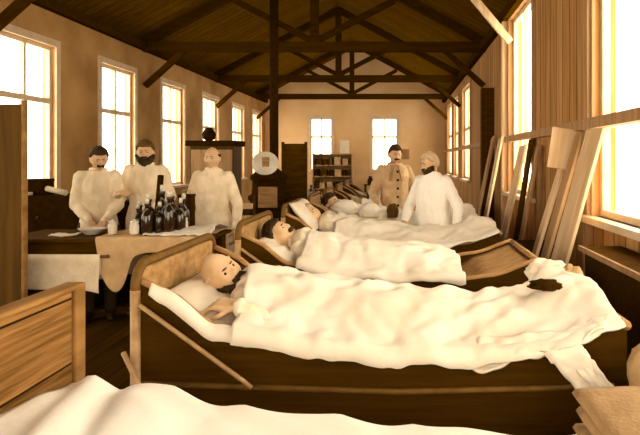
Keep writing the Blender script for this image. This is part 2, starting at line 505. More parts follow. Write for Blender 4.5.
ORD = {1: 'under the bald bearded patient nearest the camera', 2: 'under the dark haired patient in the second bed', 3: 'on the bed in front of the man in the white coat',
       4: 'on the bed between the white coated and tan coated men', 5: 'on the bed just behind the man in the tan coat', 6: 'on the second bed behind the man in the tan coat', 7: 'on the bed nearest the end wall windows'}
for k in range(1, 8):
    mattress(BED_Y[k], 'white covered mattress ' + ORD[k], x1=.38 if k == 2 else .58)
    pillow(BED_Y[k], 'plump white pillow ' + ORD[k], seed=k * 1.7, x=(-.78 if k < 5 else -.74) if k != 3 else -.82, tilt=50 if k == 3 else None, z=1.06 if k == 3 else None)

# blankets
def blanket(y0, label, x0, x1, hb, seed, yc=.43, near_drop=.05, edge_in=0.0, mat='sheet', fold=1.0, feet=.0, legs=True, name='blanket', slant=0.0):
    def fn(x, v):
        y = -.035 + edge_in + (BW + .07 - 2 * edge_in) * v
        base = rim(min(max(x, -.94), .84)) + .022
        dy = (y - yc)
        H = interp(hb, x)
        w = .27 if x < .1 else .27 - .03 * min(1, (x - .1) / .5)
        b = math.exp(-abs(dy / w) ** 2.6)
        if legs and x > .05:
            f = min(1, (x - .05) / .25)
            b *= 1 - .28 * f * math.exp(-(dy / .06) ** 2)
        z = base + H * b
        if feet:
            for s in (-.1, .1):
                z += feet * math.exp(-((x - .66) / .06) ** 2 - ((dy - s) / .065) ** 2)
        # folds running across and along
        n1 = nz(x * 6 + seed, y * 3.2 - x * 3, seed)
        n2 = 1 - abs(nz(x * 4.5 - y * 6 + seed * 2, y * 5 + x * 2, seed + 4)) * 2
        z += fold * (.022 * n1 + .018 * n2 * (0.3 + b))
        z += fold * .011 * nz(x * 17, y * 12, seed)
        # the hanging hems
        for d, amp in ((y, near_drop), (BW - y, .05)):
            if d < .0:
                q = -d / .035
                z -= amp * q * q * (1 + .7 * nz(x * 4, seed, 2)) * (1 - .8 * min(1, max(0, (x - .25) / .3)))
        z = max(z, base - (.1 if y < 0 or y > BW else -.004))
        xx = x + .02 * nz(y * 6, seed, x * 2) * (1 if x < x0 + .1 or x > x1 - .1 else 0)
        xx += slant * (1 - v) ** 1.5 * max(0, (.1 - x) / (.1 - x0))
        return (xx, y0 + y, z)
    bm = cloth(fn, x0, x1, 0, 1, int((x1 - x0) * 80), 60, -.007)
    o = obj(name, bm, mat, None, True)
    return tag(o, label, 'blanket', 'white blankets on the row of beds')
blanket(BED_Y[1], 'rumpled white blanket over the bald bearded patient nearest the camera', -.66, .81, [(-.66, .13), (-.3, .125), (0, .115), (.3, .09), (.5, .08), (.74, .09), (.84, .05)], 3.1, feet=.05, slant=.06)
blanket(BED_Y[2], 'white blanket over the dark haired patient, leaving the brown bed foot bare', -.6, .38, [(-.6, .13), (-.3, .125), (0, .12), (.2, .11), (.38, .07)], 8.3)
blanket(BED_Y[3], 'white blanket on the bed in front of the man in the white coat', -.55, .81, [(-.6, .13), (-.2, .12), (.2, .095), (.6, .085), (.7, .09), (.84, .03)], 12.7, feet=.04)
blanket(BED_Y[4], 'white blanket on the bed between the white coated and tan coated men', -.55, .81, [(-.6, .13), (-.2, .12), (.2, .095), (.6, .085), (.7, .09), (.84, .03)], 16.9)
for k, sd in ((5, 21.0), (6, 25.5), (7, 30.2)):
    blanket(BED_Y[k], 'white blanket ' + ORD[k], -.5, .81, [(-.5, .1), (.2, .08), (.95, .02)], sd, legs=False)

def under(x, v):
    y = -.022 + .34 * v
    k = min(1, v / .5)
    return (x, BED_Y[1] + y, rim(x) + .024 - .085 * k * k * (3 - 2 * k) + .008 * nz(x * 12, y * 10, 4) - (.05 * ((.06 - v) / .06) if v < .06 else 0) * (1 + .8 * nz(x * 7, 2, 2)))
o = obj('undersheet', cloth(under, -.90, -.5, 0, 1, 40, 30, -.006), 'sheet', None, True)
tag(o, 'white undersheet edge folded over the rim beside the bald patient', 'sheet')

# foreground bed with the plank headboard
FY = .82
t = thing('wooden_bed', 'low bed in the foreground with a plank headboard and white cover', 'bed', (0, FY, 0))
bm = boxed(-1.0, -.965, -.14, .86, .45, 1.165, bevel=.006); obj('headboard', bm, 'head_planks', t)
bm = boxed(-1.015, -.955, .86, .915, 0, 1.175, bevel=.006); obj('head_post', bm, 'old_wood', t)
bm = boxed(-1.015, -.955, -.2, -.145, 0, 1.175, bevel=.006); obj('head_post', bm, 'old_wood', t)
bm = boxed(-1.015, -.955, -.2, .915, 1.165, 1.18, bevel=.006); obj('top_rail', bm, 'old_wood', t)
bm = boxed(-.955, .95, -.02, .87, .52, .6); obj('bed_base', bm, 'dark_wood', t)
for y in (.0, .83):
    bm = boxed(.89, .95, y, y + .05, 0, .6); obj('foot_post', bm, 'dark_wood', t)
bm = bmesh.new(); bx(bm, -.94, .94, .0, .85, .6, .72, bevel=.04)
o = obj('mattress', bm, 'sheet', None, True); o.location = (0, FY, 0); tag(o, 'thick white mattress of the foreground bed with the plank headboard', 'mattress')
M['bright'] = material('bright_linen', (.93, .88, .80), (.88, .82, .72), scale=5, bump=.12, bscale=30)
def fcover(x, v):
    y = -.04 + .93 * v
    H = interp([(-.93, .93), (-.72, .93), (-.5, .87), (-.25, .84), (.1, .80), (.4, .78), (.95, .78)], x)
    e = max(0.0, (y - .52) / .37)
    z = H - .06 * e ** 2 - (.28 * ((y - .82) / .07) ** 1.5 if y > .82 else 0)
    z += .012 * nz(x * 4, y * 4, 5) + .01 * (1 - 2 * abs(nz(x * 5 + y * 4, y * 3 - x, 9)))
    z += .02 * math.exp(-((x + .78 + .25 * (y - .4)) / .03) ** 2) - .02 * math.exp(-((x + .70 + .25 * (y - .4)) / .03) ** 2)
    return (x, FY + y, z)
o = obj('coverlet', cloth(fcover, -.945, .95, 0, 1, 110, 60, -.012), 'bright', None, True)
tag(o, 'broad white coverlet across the bottom of the picture', 'blanket')
# folded tan blanket at its foot
def fb(u, v):
    return None
bm = bmesh.new()
for i in range(3):
    rings = []
    z = .795 + .048 * i
    for j in range(13):
        y = FY + .1 + .64 * j / 12
        dx = .012 * nz(y * 5, i, 1)
        e = .6 if j in (0, 12) else 1
        rings.append([(.47 + .012 * (i % 2) + dx + .3 * px, y, z + .024 + .022 * e * pz + .006 * nz(y * 6, px * 3, i)) for px, pz in ((0, 0), (.03, .8), (.1, 1), (.5, 1.05), (.9, 1), (1, 0), (.9, -1), (.5, -1), (.1, -1), (.03, -.8))])
    loft(bm, rings)
o = obj('folded_blanket', bm, 'brown_wool', None, True); tag(o, 'folded tan blanket in the bottom right corner', 'blanket')

# ------------------------------------------------------------------ people
def head_point(d, off=0.0):
    x, y, z = d
    px, py, pz = x * .073, y * .094, z * .116
    if z < 0:
        k = (-z) ** 1.4
        px *= 1 - .34 * k
        if y > 0: py *= 1 - .45 * k
        else: py *= 1 - .06 * k
    g = lambda cx, cz, sx, sz: math.exp(-((x - cx) / sx) ** 2 - ((z - cz) / sz) ** 2) if y < 0 else 0
    py -= .024 * g(0, -.16, .11, .14) + .010 * g(0, .02, .08, .14)     # nose
    py += .013 * (g(.34, .07, .15, .1) + g(-.34, .07, .15, .1))         # eye sockets
    py -= .005 * g(0, .24, .5, .08)                                     # brow
    py -= .006 * g(0, -.42, .22, .05) + .006 * g(0, -.52, .2, .05)      # lips
    py -= .014 * g(0, -.8, .3, .16)                                     # chin
    px += (.004 if x > 0 else -.004) * math.exp(-((z + .2) / .2) ** 2) * (1 if y < 0 else 0)
    p = V((px, py, pz))
    n = V((x / .073, y / .094, z / .116)).normalized()
    return p + n * off

def head_bm(bm, T):
    r = bmesh.ops.create_icosphere(bm, subdivisions=4, radius=1)
    for v in r['verts']: v.co = T @ head_point(v.co.normalized())
    for s in (-1, 1):
        r = bmesh.ops.create_icosphere(bm, subdivisions=2, radius=1)
        for v in r['verts']: v.co = T @ (V((s * .074, .012, -.005)) + V((v.co.x * .011, v.co.y * .02 , v.co.z * .032)))

def hair_patch(T, pred, off, rough=.006, freq=30):
    bm = bmesh.new()
    bmesh.ops.create_icosphere(bm, subdivisions=5, radius=1)
    bad = [f for f in bm.faces if not pred(f.calc_center_median().normalized())]
    bmesh.ops.delete(bm, geom=bad, context='FACES')
    for v in bm.verts:
        d = v.co.normalized()
        edge = v.is_boundary
        o = -.004 if edge else (off(d) if callable(off) else off) + rough * nz(d.x * freq * .3, d.y * freq * .3, d.z * freq * .3)
        v.co = T @ head_point(d, o)
    bmesh.ops.recalc_face_normals(bm, faces=bm.faces)
    bmesh.ops.solidify(bm, geom=list(bm.faces), thickness=.006)
    return bm

def capsule(bm, p, q, r0, r1, seg=14, fl=1.0):
    p, q = V(p), V(q); d = (q - p); L = d.length
    if L < 1e-5: d = V((0, 0, 1)); 
    d = d.normalized()
    pts, rr = [], []
    for k in range(5):
        a = math.pi / 2 * k / 5
        pts.append(p - d * r0 * math.cos(a)); rr.append(max(.001, r0 * math.sin(a)))
    pts.append(p); rr.append(r0); pts.append(q); rr.append(r1)
    for k in range(4, -1, -1):
        a = math.pi / 2 * k / 5
        pts.append(q + d * r1 * math.cos(a)); rr.append(max(.001, r1 * math.sin(a)))
    tube(bm, pts, rr, seg)

def hand(bm, wrist, direction, normal, side, curl=.5, s=1.0):
    """a palm, four fingers and a thumb; normal = the way the palm faces; side = +1/-1 for the thumb's side"""
    d = V(direction).normalized(); n = V(normal); n = (n - d * n.dot(d)).normalized(); w = d.cross(n) * side
    w0 = V(wrist)
    for k in (-1, -.35, .35, 1):                                       # palm
        capsule(bm, w0 + w * .016 * k * s, w0 + d * .088 * s + w * .030 * k * s, .017 * s, .0135 * s, 10)
    for k, (ln, off) in enumerate(((.068, 1.0), (.076, .35), (.070, -.32), (.055, -1.0))):
        b = w0 + d * .088 * s + w * .031 * off * s
        a1 = curl * .8; a2 = curl * 1.9; a3 = curl * 2.6
        pos = b
        for ang, f in ((a1, .45), (a2, .32), (a3, .25)):
            nx = pos + ((d + w * .13 * off).normalized() * math.cos(ang) + n * math.sin(ang)) * ln * f * s
            capsule(bm, pos, nx, .0092 * s, .0085 * s, 8)
            pos = nx
    b = w0 + d * .025 * s + w * .024 * s                              # thumb leaves the side of the palm
    m = b + (d * .6 + w * .6 + n * .35).normalized() * .045 * s
    e = m + (d * .85 + w * .1 + n * .45).normalized() * .032 * s
    capsule(bm, b, m, .0125 * s, .0105 * s, 8); capsule(bm, m, e, .0105 * s, .009 * s, 8)

def ell(cx, cy, z, rx, ry, n=24, p=2.4):
    r = []
    for k in range(n):
        a = 2 * math.pi * k / n
        c, s = math.cos(a), math.sin(a)
        r.append((cx + rx * math.copysign(abs(c) ** (2 / p), c), cy + ry * math.copysign(abs(s) ** (2 / p), s), z))
    return r

def person(label, W=None, height=1.7, elbows=None, hands=None, hand_dir=None, palm=None, head_rot=None, lean=0.0, hair='short', hair_mat='hair', beard=None, coat='gown', long_coat=True,
           lying=False, voxel=.008, deform=None, skin='skin', group=None, curl=.5, base=(0, 0, 0), collar=True, bulk=1.0, sleeves=True, name_cat='person', knees=None, ankles=None):
    """standing pose faces local -Y; W maps local points into the place"""
    k = height / 1.705
    W = W or Matrix.Identity(4)
    def F(p):
        p = V(p) * k
        if lean and p.z > .95 * k:
            a = lean * min(1, (p.z - .95 * k) / .2)
            q = p - V((0, 0, .95 * k))
            p = V((q.x, q.y * math.cos(a) - q.z * math.sin(a), q.y * math.sin(a) + q.z * math.cos(a) + .95 * k))
        p = W @ p
        return deform(p) if deform else p
    t = thing('person', label, name_cat, base, group=group)
    inv = Matrix.Translation(-V(base))
    def done(bm, name, mat, smooth=True, pa=None):
        bmesh.ops.transform(bm, matrix=inv, verts=bm.verts)
        return obj(name, bm, mat, pa or t, smooth)
    sh = [V((-.152, .01, 1.40)), V((.152, .01, 1.40))]
    elbows = elbows or [(-.25, -.02, 1.12), (.25, -.02, 1.12)]
    hands = hands or [(-.22, -.2, .98), (.22, -.2, .98)]
    hand_dir = hand_dir or [None, None]
    palm = palm or [(0, 0, -1), (0, 0, -1)]
    knees = knees or [(-.1, -.005, .48), (.1, -.005, .48)]
    ankles = ankles or [(-.1, .01, .09), (.1, .01, .09)]
    HC = V((0, -.015, 1.587))
    HR = head_rot or Matrix.Identity(3)
    neck_pivot = V((0, .01, 1.50))
    HT = Matrix.Translation(neck_pivot) @ HR.to_4x4() @ Matrix.Translation(HC - neck_pivot)
    # ---- body
    bm = bmesh.new()
    kb = .93 * min(1, bulk)
    loft(bm, [ell(0, 0, z, rx * kb, ry * kb) for z, rx, ry in ((.80, .10, .085), (.86, .155, .105), (.95, .165, .11), (1.06, .145, .1), (1.18, .15, .105), (1.30, .17, .115), (1.38, .16, .1), (1.44, .11, .08), (1.48, .06, .06))])
    capsule(bm, (0, .01, 1.42), tuple(HT @ V((0, .012, -.06))), .058, .052)
    for i, s in ((0, -1), (1, 1)):
        kn, an = V(knees[i]), V(ankles[i])
        capsule(bm, (s * .085, 0, .88), kn, .082, .052)
        capsule(bm, kn, an, .053, .036)
        capsule(bm, an + V((0, .01, -.045)), an + (V((s * .015, -.15, -.06)) if not lying else V((s * .05, -.04, -.15))), .036, .028)
        capsule(bm, tuple(sh[i]), elbows[i], .05, .04); capsule(bm, elbows[i], hands[i], .04, .026)
        capsule(bm, (s * .1, .01, 1.39), tuple(sh[i]), .06, .05)
    head_bm(bm, HT)
    for v in bm.verts: v.co = F(v.co)
    for i, s in ((0, -1), (1, 1)):
        e, h = F(elbows[i]), F(hands[i])
        d = F(V(hands[i]) + V(hand_dir[i])) - h if hand_dir[i] else (h - e)
        n = F(V(hands[i]) + V(palm[i])) - h
        hand(bm, h, d, n, (1 if i == 0 else -1) * (1 if True else 1), curl, k * 1.02)
    bm = remesh(bm, voxel, 2)
    done(bm, 'body', skin)
    # ---- hair, beard, eyes
    def place(bm):
        for v in bm.verts: v.co = F(v.co)
        return bm
    if hair:
        def hp(d):
            thr = .52 if d.y < -.45 else (.52 - (d.y + .45) * 1.0 if d.y < .35 else -.35)
            if abs(d.x) > .8 and abs(d.y) < .25: thr = max(thr, .1)
            if hair == 'bald': return d.z > thr and d.z < .42 and d.y > -.25
            return d.z > thr
        done(place(hair_patch(HT, hp, .012 if hair == 'bald' else .017)), 'hair', hair_mat)
    if beard:
        def bp(d):
            if d.y > .05: return False
            if beard == 'moustache': return -.42 < d.z < -.27 and abs(d.x) < .34 and d.y < 0
            ax = abs(d.x)
            if ax < .34 and -.41 < d.z < -.27 - .12 * ax: return True
            if ax > .2 and d.z < -.45 + .5 * (ax - .35): return True
            return d.z < -.52
        big = .012 if beard == 'moustache' else None
        done(place(hair_patch(HT, bp, big if big else (lambda d: (.014 + .028 * max(0, -d.z - .35)) * (.55 if beard == 'short' else 1)), rough=.01)), 'moustache' if beard == 'moustache' else 'beard', hair_mat if hair_mat == 'hair' else 'hair')
    for s in (-1, 1):
        b2 = bmesh.new(); bmesh.ops.create_icosphere(b2, subdivisions=2, radius=.0115)
        c = head_point(V((s * .33, -.93, .07)).normalized()) + V((0, .003, 0))
        for v in b2.verts: v.co = F(HT @ (v.co + c))
        done(b2, 'eye', 'eye')
        b2 = bmesh.new()
        pts = [HT @ head_point(V((s * a, -math.sqrt(max(.05, 1 - a * a)), .21 + .02 * math.sin(a * 4))).normalized(), .002) for a in (.14, .24, .34, .46)]
        tube(b2, [F(p) for p in pts], [.002, .004, .004, .0015], 6); done(b2, 'eyebrow', hair_mat if hair_mat != 'grey_hair' else 'brown_hair')
    # ---- clothes
    def folds(bm, amp=.011, sd=0.0):
        bm.normal_update()
        for v in bm.verts:
            c = v.co
            f = nz(c.x * 13 + sd, c.y * 13, c.z * 3.5) + .6 * nz(c.x * 25, c.y * 25 + sd, c.z * 12)
            v.co = c + v.normal * (amp * f)
        return bm
    bm = bmesh.new()
    G = bulk
    if long_coat:
        prof = [(.42, .235, .2), (.6, .225, .185), (.8, .21, .165), (.95, .2, .15), (1.08, .165, .13), (1.2, .168, .132), (1.32, .178, .13), (1.40, .165, .112), (1.45, .11, .09), (1.485, .072, .075)]
    else:
        prof = [(.78, .19, .13), (.95, .19, .13), (1.08, .17, .12), (1.2, .175, .125), (1.32, .19, .13), (1.40, .175, .115), (1.45, .12, .09), (1.475, .07, .072)]
    loft(bm, [ell(0, 0, z, rx * G, ry * G) for z, rx, ry in prof])
    for i, s in ((0, -1), (1, 1)):
        capsule(bm, (s * .09, .01, 1.385), tuple(sh[i]), .074, .066)
        capsule(bm, tuple(sh[i]), elbows[i], .066, .056)
        hv = V(hands[i]); ev = V(elbows[i])
        capsule(bm, elbows[i], tuple(ev + (hv - ev) * .9), .056, .044)
    for v in bm.verts: v.co = F(v.co)
    bm = folds(remesh(bm, voxel * 1.2, 4), .011, height * 7 + label.__len__())
    c = done(bm, 'gown' if long_coat else 'shirt', coat)
    if collar:
        b2 = bmesh.new()
        tube(b2, [(F(V((.07 * math.cos(a), .005 + .07 * math.sin(a), 1.478 - .012 * math.cos(a + math.pi / 2) * -1)))) for a in [2 * math.pi * q / 20 for q in range(21)]], .014, 8)
        done(b2, 'collar', coat if coat != 'gown_tan' else 'old_wood', True, c)
    if coat == 'gown_tan':
        for z, ry in ((1.38, .122), (1.28, .136), (1.18, .136), (1.08, .134), (.98, .15)):
            b2 = bmesh.new(); bmesh.ops.create_icosphere(b2, subdivisions=2, radius=.016)
            for v in b2.verts: v.co = F(V((v.co.x + .015, v.co.y * .5 - ry * G, v.co.z + z)))
            done(b2, 'button', 'hair', True, c)
        for sx in (-1, 1):
            b2 = bmesh.new(); bar(b2, (sx * .035, -.105, 1.46), (sx * .075, -.142, 1.27), .05, .012)
            for v in b2.verts: v.co = F(v.co)
            done(b2, 'lapel', 'brown_wool', False, c)
    bm = bmesh.new()
    for i, s in ((0, -1), (1, 1)):
        g = .02 if not lying else .012
        capsule(bm, (s * .09, 0, .9), knees[i], .082 + g, .053 + g); capsule(bm, knees[i], V(ankles[i]) + V((0, 0, .02)), .053 + g, .036 + g)
    for v in bm.verts: v.co = F(v.co)
    done(remesh(bm, .014, 3), 'trousers', 'trouser' if not lying else 'shirt')
    if not lying:
        for s in (-1, 1):
            bm = bmesh.new()
            capsule(bm, (s * .1, .035, .05), (s * .115, -.15, .036), .05, .036); capsule(bm, (s * .1, .01, .1), (s * .1, .02, .05), .05, .05)
            for v in bm.verts:
                v.co.z = max(v.co.z, .001); v.co = F(v.co)
            done(remesh(bm, .01, 2), 'shoe', 'shoe')
    return t

def stand(x, y, rz, z=0.0):
    return Matrix.Translation((x, y, z)) @ Matrix.Rotation(rz, 4, 'Z')
def hrot(yaw=0, pitch=0, roll=0):
    """yaw > 0 turns the face to the person's left (+x), pitch > 0 looks down"""
    return (Matrix.Rotation(math.radians(yaw), 3, 'Z') @ Matrix.Rotation(math.radians(roll), 3, 'Y') @ Matrix.Rotation(math.radians(pitch), 3, 'X'))

# the three at the table
person('man with dark hair and moustache in a cream gown leaning over the table', stand(-2.93, 5.55, math.radians(22)), 1.69, lean=.12, bulk=.86,
       elbows=[(-.19, -.03, 1.13), (.17, -.06, 1.13)], hands=[(-.05, -.27, 1.0), (.07, -.28, .99)], hand_dir=[(.35, -.5, -.6), (-.2, -.5, -.6)], palm=[(0, .3, -1), (0, .3, -1)],
       head_rot=hrot(15, 12, 0), hair='short', beard='moustache', base=(-2.93, 5.55, 0), group=None)
person('man with a full dark beard in a white gown behind the bottles', stand(-2.58, 5.8, math.radians(5)), 1.75, lean=.04, bulk=.93,
       elbows=[(-.23, -.04, 1.15), (.24, -.02, 1.15)], hands=[(-.16, -.29, 1.2), (.16, -.28, 1.06)], hand_dir=[(.4, -.3, .15), (-.4, -.5, -.2)], palm=[(.6, 0, -.5), (-.5, 0, -.8)],
       head_rot=hrot(10, 4), hair='short', hair_mat='brown_hair', beard='full', base=(-2.58, 5.8, 0))
person('clean shaven man in a cream gown standing between the bottles and the stove', stand(-1.87, 5.7, math.radians(-6)), 1.68,
       elbows=[(-.26, 0, 1.12), (.26, 0, 1.12)], hands=[(-.27, -.08, .88), (.27, -.08, .88)], palm=[(1, 0, 0), (-1, 0, 0)], head_rot=hrot(4, 3), hair='bald', beard=None, base=(-1.87, 5.7, 0), curl=.35)
person('fair haired bearded man in a bright white coat standing between the right beds', stand(.33, 5.74, math.radians(-35)), 1.63, coat='bright', bulk=1.1,
       elbows=[(-.29, -.02, 1.12), (.32, -.02, 1.14)], hands=[(-.2, -.24, .98), (.34, -.1, .89)], palm=[(0, 0, -1), (-1, 0, 0)], head_rot=hrot(-28, 12), hair='short', hair_mat='grey_hair', beard='short', base=(.33, 5.74, 0))
person('man in a tan coat standing farther back beside the bed, left of the white coat', stand(-.07, 7.04, math.radians(12)), 1.74, coat='gown_tan',
       elbows=[(-.27, 0, 1.13), (.27, 0, 1.13)], hands=[(-.22, -.2, .99), (.2, -.22, .98)], head_rot=hrot(5, 10), hair='short', beard='moustache', base=(-.07, 7.04, 0))

# patients lie on their backs with the head towards -x
def lie(k, x_top=-.9, y=.43, height=1.68):
    c = x_top + height
    R = Matrix(((0, 0, -1, 0), (1, 0, 0, 0), (0, -1, 0, 0), (0, 0, 0, 1)))
    return Matrix.Translation((c, BED_Y[k] + y, .0)) @ R
LIE = [(-.66, .99), (-.5, .92), (-.36, .875), (0, .84), (.35, .835), (.55, .86), (.84, .955)]
def bed_deform(p):
    return V((p.x, p.y, p.z + interp(LIE, p.x)))
def face(f, u):
    """head rotation from the world directions of the face and the crown of a lying patient"""
    loc = lambda w: V((w[1], -w[2], -w[0]))
    f = loc(V(f)).normalized(); u = loc(V(u)); u = (u - f * u.dot(f)).normalized()
    y = -f; x = y.cross(u)
    return Matrix((x, y, u)).transposed()
person('bald patient with a dark beard lying in the bed nearest the camera', lie(1, -.96), 1.64, hair='bald', hair_mat='grey_hair', beard='full', coat='shirt', long_coat=False, lying=True, voxel=.0048, deform=bed_deform, skin='pale_skin',
       elbows=[(-.34, 0.02, 1.13), (.26, .02, 1.12)], hands=[(-.335, -.02, 1.385), (.1, -.08, 1.1)], hand_dir=[(.05, .0, .2), (-.6, -.1, 0)], palm=[(.25, 1, -.1), (0, 1, 0)], curl=.5,
       head_rot=face((.62, -.66, .40), (-.6, -.22, .74)), base=(-.8, BED_Y[1] + .43, .9))
person('patient with dark hair lying in the second bed of the row', lie(2, -.94), 1.68, hair='short', beard='moustache', coat='shirt', long_coat=False, lying=True, deform=bed_deform, skin='pale_skin',
       elbows=[(-.26, 0, 1.12), (.26, .0, 1.12)], hands=[(-.12, -.06, .98), (.12, -.06, .96)], palm=[(0, 1, 0), (0, 1, 0)], knees=[(.12, -.0, .56), (.33, -.0, .66)], ankles=[(-.14, .04, .54), (.0, .04, .56)], head_rot=face((.5, -.3, .75), (-.8, 0, .55)), base=(-.8, BED_Y[2] + .43, .9))
person('patient lying in the bed in front of the man in the white coat', lie(3, -.94), 1.68, hair='short', hair_mat='grey_hair', beard=None, coat='shirt', long_coat=False, lying=True, deform=bed_deform, skin='pale_skin',
       elbows=[(-.26, 0, 1.12), (.26, .0, 1.12)], hands=[(-.12, -.06, .98), (.12, -.06, .96)], palm=[(0, 1, 0), (0, 1, 0)], head_rot=face((.5, -.5, .6), (-.8, 0, .6)), base=(-.8, BED_Y[3] + .43, .9))
person('patient with dark hair propped up in the bed behind the man in the white coat', lie(4, -.94), 1.68, hair='short', beard='full', coat='shirt', long_coat=False, lying=True, deform=bed_deform, skin='skin',
       elbows=[(-.26, 0, 1.12), (.26, .0, 1.12)], hands=[(-.12, -.06, .98), (.12, -.06, .96)], palm=[(0, 1, 0), (0, 1, 0)], head_rot=face((.7, -.6, .35), (-.5, 0, .85)), base=(-.8, BED_Y[4] + .43, .9))

# ------------------------------------------------------------------ bedding scraps, right foreground
def ribbon(pts, w, seed, t=.006):
    pts = [V(p) for p in pts]
    def fn(u, v):
        i = min(int(u), len(pts) - 2); f = u - i
        p = pts[i].lerp(pts[i + 1], f)
        ww = w[i] + (w[i + 1] - w[i]) * f
        return (p.x + ww * (v - .5), p.y + .012 * nz(u * 2, v * 4, seed), p.z + ww * .22 * (v - .5) + .012 * nz(u * 3, v * 3, seed + 2))
    return cloth(fn, 0, len(pts) - 1, 0, 1, 24, 6, t)
e = thing('torn_cloth', 'pale torn cloth with strips hanging off the near corner of the first bed foot', 'cloth', (.6, 2.0, .85))
for k, (pts, w) in enumerate((([(.57, 2.035, .885), (.60, 2.005, .85), (.645, 1.99, .77), (.70, 1.985, .66)], [.14, .13, .08, .035]),
                              ([(.62, 2.03, .875), (.66, 2.0, .82), (.73, 1.98, .75), (.79, 1.97, .70)], [.07, .06, .035, .02]),
                              ([(.60, 2.02, .86), (.655, 1.985, .79), (.71, 1.97, .72), (.755, 1.965, .665)], [.05, .04, .03, .022]))):
    o = obj('cloth_strip', ribbon(pts, w, k * 3.3), 'sheet', e, True); o.location = -V(e.location)
def loose(u, v):
    x = .26 + .47 * u + .04 * v
    out = 1 - v
    return (x, 2.045 + .11 * v * (1 - .5 * u) + .012 * nz(u * 6, v * 3, 1) - .02 * out, rim(x) + .03 + .02 * v + .018 * nz(u * 7, v * 3, 6) - .055 * out ** 1.5 * (1 + nz(u * 5, 0, 3)) * (1 - u))
o = obj('loose_sheet', cloth(loose, 0, 1, 0, 1, 50, 16), 'sheet', None, True)
tag(o, 'loose crumpled sheet edge along the foot of the first bed', 'sheet')
def crumple(name, label, cat, c, r, mat, seed, amp=.35):
    bm = bmesh.new(); bmesh.ops.create_icosphere(bm, subdivisions=4, radius=1)
    for v in bm.verts:
        d = v.co.normalized()
        f = 1 + amp * nz(d.x * 2.2 + seed, d.y * 2.2, d.z * 2.2) + amp * .5 * (1 - 2 * abs(nz(d.x * 4, d.y * 4 + seed, d.z * 4)))
        v.co = V((d.x * r[0] * f, d.y * r[1] * f, max(d.z * r[2] * f, -r[2] * .6)))
    o = obj(name, bm, mat, None, True); o.location = c
    return tag(o, label, cat)
crumple('dark_lump', 'dark crumpled lump on the foot of the first blanket', 'cloth', (.60, 2.36, 1.03), (.06, .05, .022), 'black', 3)  # dark lump put where the blanket folds leave a dark slit
crumple('white_bundle', 'white bundle lying on the far corner of the first bed foot', 'bundle', (.72, 2.78, 1.0), (.09, .08, .06), 'pillow', 7)
crumple('tan_bundle', 'tan bundle at the outer end of the first bed foot', 'bundle', (.785, 2.60, 1.0), (.05, .08, .06), 'tan_cloth', 9)
crumple('linen_roll', 'round white linen roll on the bed behind the white coated man', 'bundle', (-.60, 6.15, 1.03), (.14, .12, .09), 'sheet', 14, .15)
crumple('linen_roll', 'smaller white linen roll beside the tan coated man', 'bundle', (-.32, 6.1, 1.0), (.11, .1, .09), 'pillow', 18, .15)
crumple('dark_bundle', 'dark bundle on the bed just left of the white coated man', 'bundle', (-.08, 6.1, .99), (.06, .06, .09), 'cupboard', 22, .2)

# stool with cloth, between the two nearest beds at the right
t = thing('stool', 'small dark stool at the right edge between the two nearest beds', 'stool', (.90, 1.88, 0))
obj('seat', boxed(-.17, .15, -.12, .12, .72, .76, bevel=.008), 'dark_wood', t)
for sx in (-.13, .11):
    for sy in (-.09, .09):
        obj('leg', boxed(sx - .02, sx + .02, sy - .02, sy + .02, 0, .72), 'dark_wood', t)
crumple('folded_cloth', 'tan crumpled cloth on the stool at the right edge', 'cloth', (.885, 1.88, .835), (.12, .1, .12), 'tan_cloth', 31, .2)

# dark bench under the near right window
t = thing('washstand', 'long dark stand under the near right window with a pale edge', 'stand', (1.2, 3.0, 0))
obj('top', boxed(-.0, .27, -.75, .78, .95, .98, bevel=.004), 'dark_wood', t)
obj('edge_strip', boxed(-.02, .0, -.75, .78, .95, .985, bevel=.004), 'mid_wood', t)
obj('side_panel', boxed(.02, .25, -.73, .76, .12, .95), 'bed_wood', t)
for y in (-.7, .7):
    obj('leg', boxed(.03, .09, y - .03, y + .03, 0, .12), 'dark_wood', t)

# boards leaning on the right wall
def lean_board(name, label, foot, head, w, t, mat, grp='boards leaning on the right wall'):
    f, h = V(foot), V(head)
    d = (h - f); L = d.length
    z = d.normalized(); y = V((0, 1, 0)); y = (y - z * y.dot(z)).normalized(); x = y.cross(z)
    bm = bmesh.new()
    box(bm, (0, 0, L / 2), (t, w, L), bevel=.004)
    R = Matrix((x, y, z)).transposed().to_4x4()
    o = obj(name, bm, mat)
    o.matrix_world = Matrix.Translation(f) @ R
    return tag(o, label, 'board', grp)
lean_board('leaning_board', 'widest pale board leaning beside the near right window, next to the camera', (.96, 4.22, .01), (1.45, 4.22, 1.78), .36, .025, 'light_wood')
lean_board('leaning_board', 'long pale plank leaning just behind the widest board', (.96, 4.62, .01), (1.45, 4.58, 1.77), .16, .03, 'mid_wood')
lean_board('leaning_plank', 'narrow plank leaning under the small square board', (.93, 4.88, .01), (1.44, 4.93, 1.62), .13, .03, 'light_wood')
lean_board('leaning_plank', 'slim brown plank leaning between the windows, below the wall batten', (1.12, 5.9, .01), (1.46, 6.0, 1.7), .12, .03, 'mid_wood')
lean_board('leaning_plank', 'pale plank leaning in front of the second right window', (1.05, 6.6, .01), (1.46, 6.75, 1.72), .3, .03, 'light_wood')
lean_board('leaning_plank', 'dark plank standing in for the shadow at the near jamb of the second right window', (1.18, 6.3, .01), (1.46, 6.32, 1.78), .16, .03, 'dark_wood')  # dark strip added in place of the deep shadow beside the window jamb
lean_board('leaning_plank', 'pale plank leaning beyond the second right window', (.98, 7.5, .01), (1.4, 7.9, 1.85), .22, .03, 'light_wood')
lean_board('leaning_plank', 'brown plank leaning farthest along the right wall', (.96, 8.2, .01), (1.4, 8.5, 1.9), .2, .03, 'mid_wood')
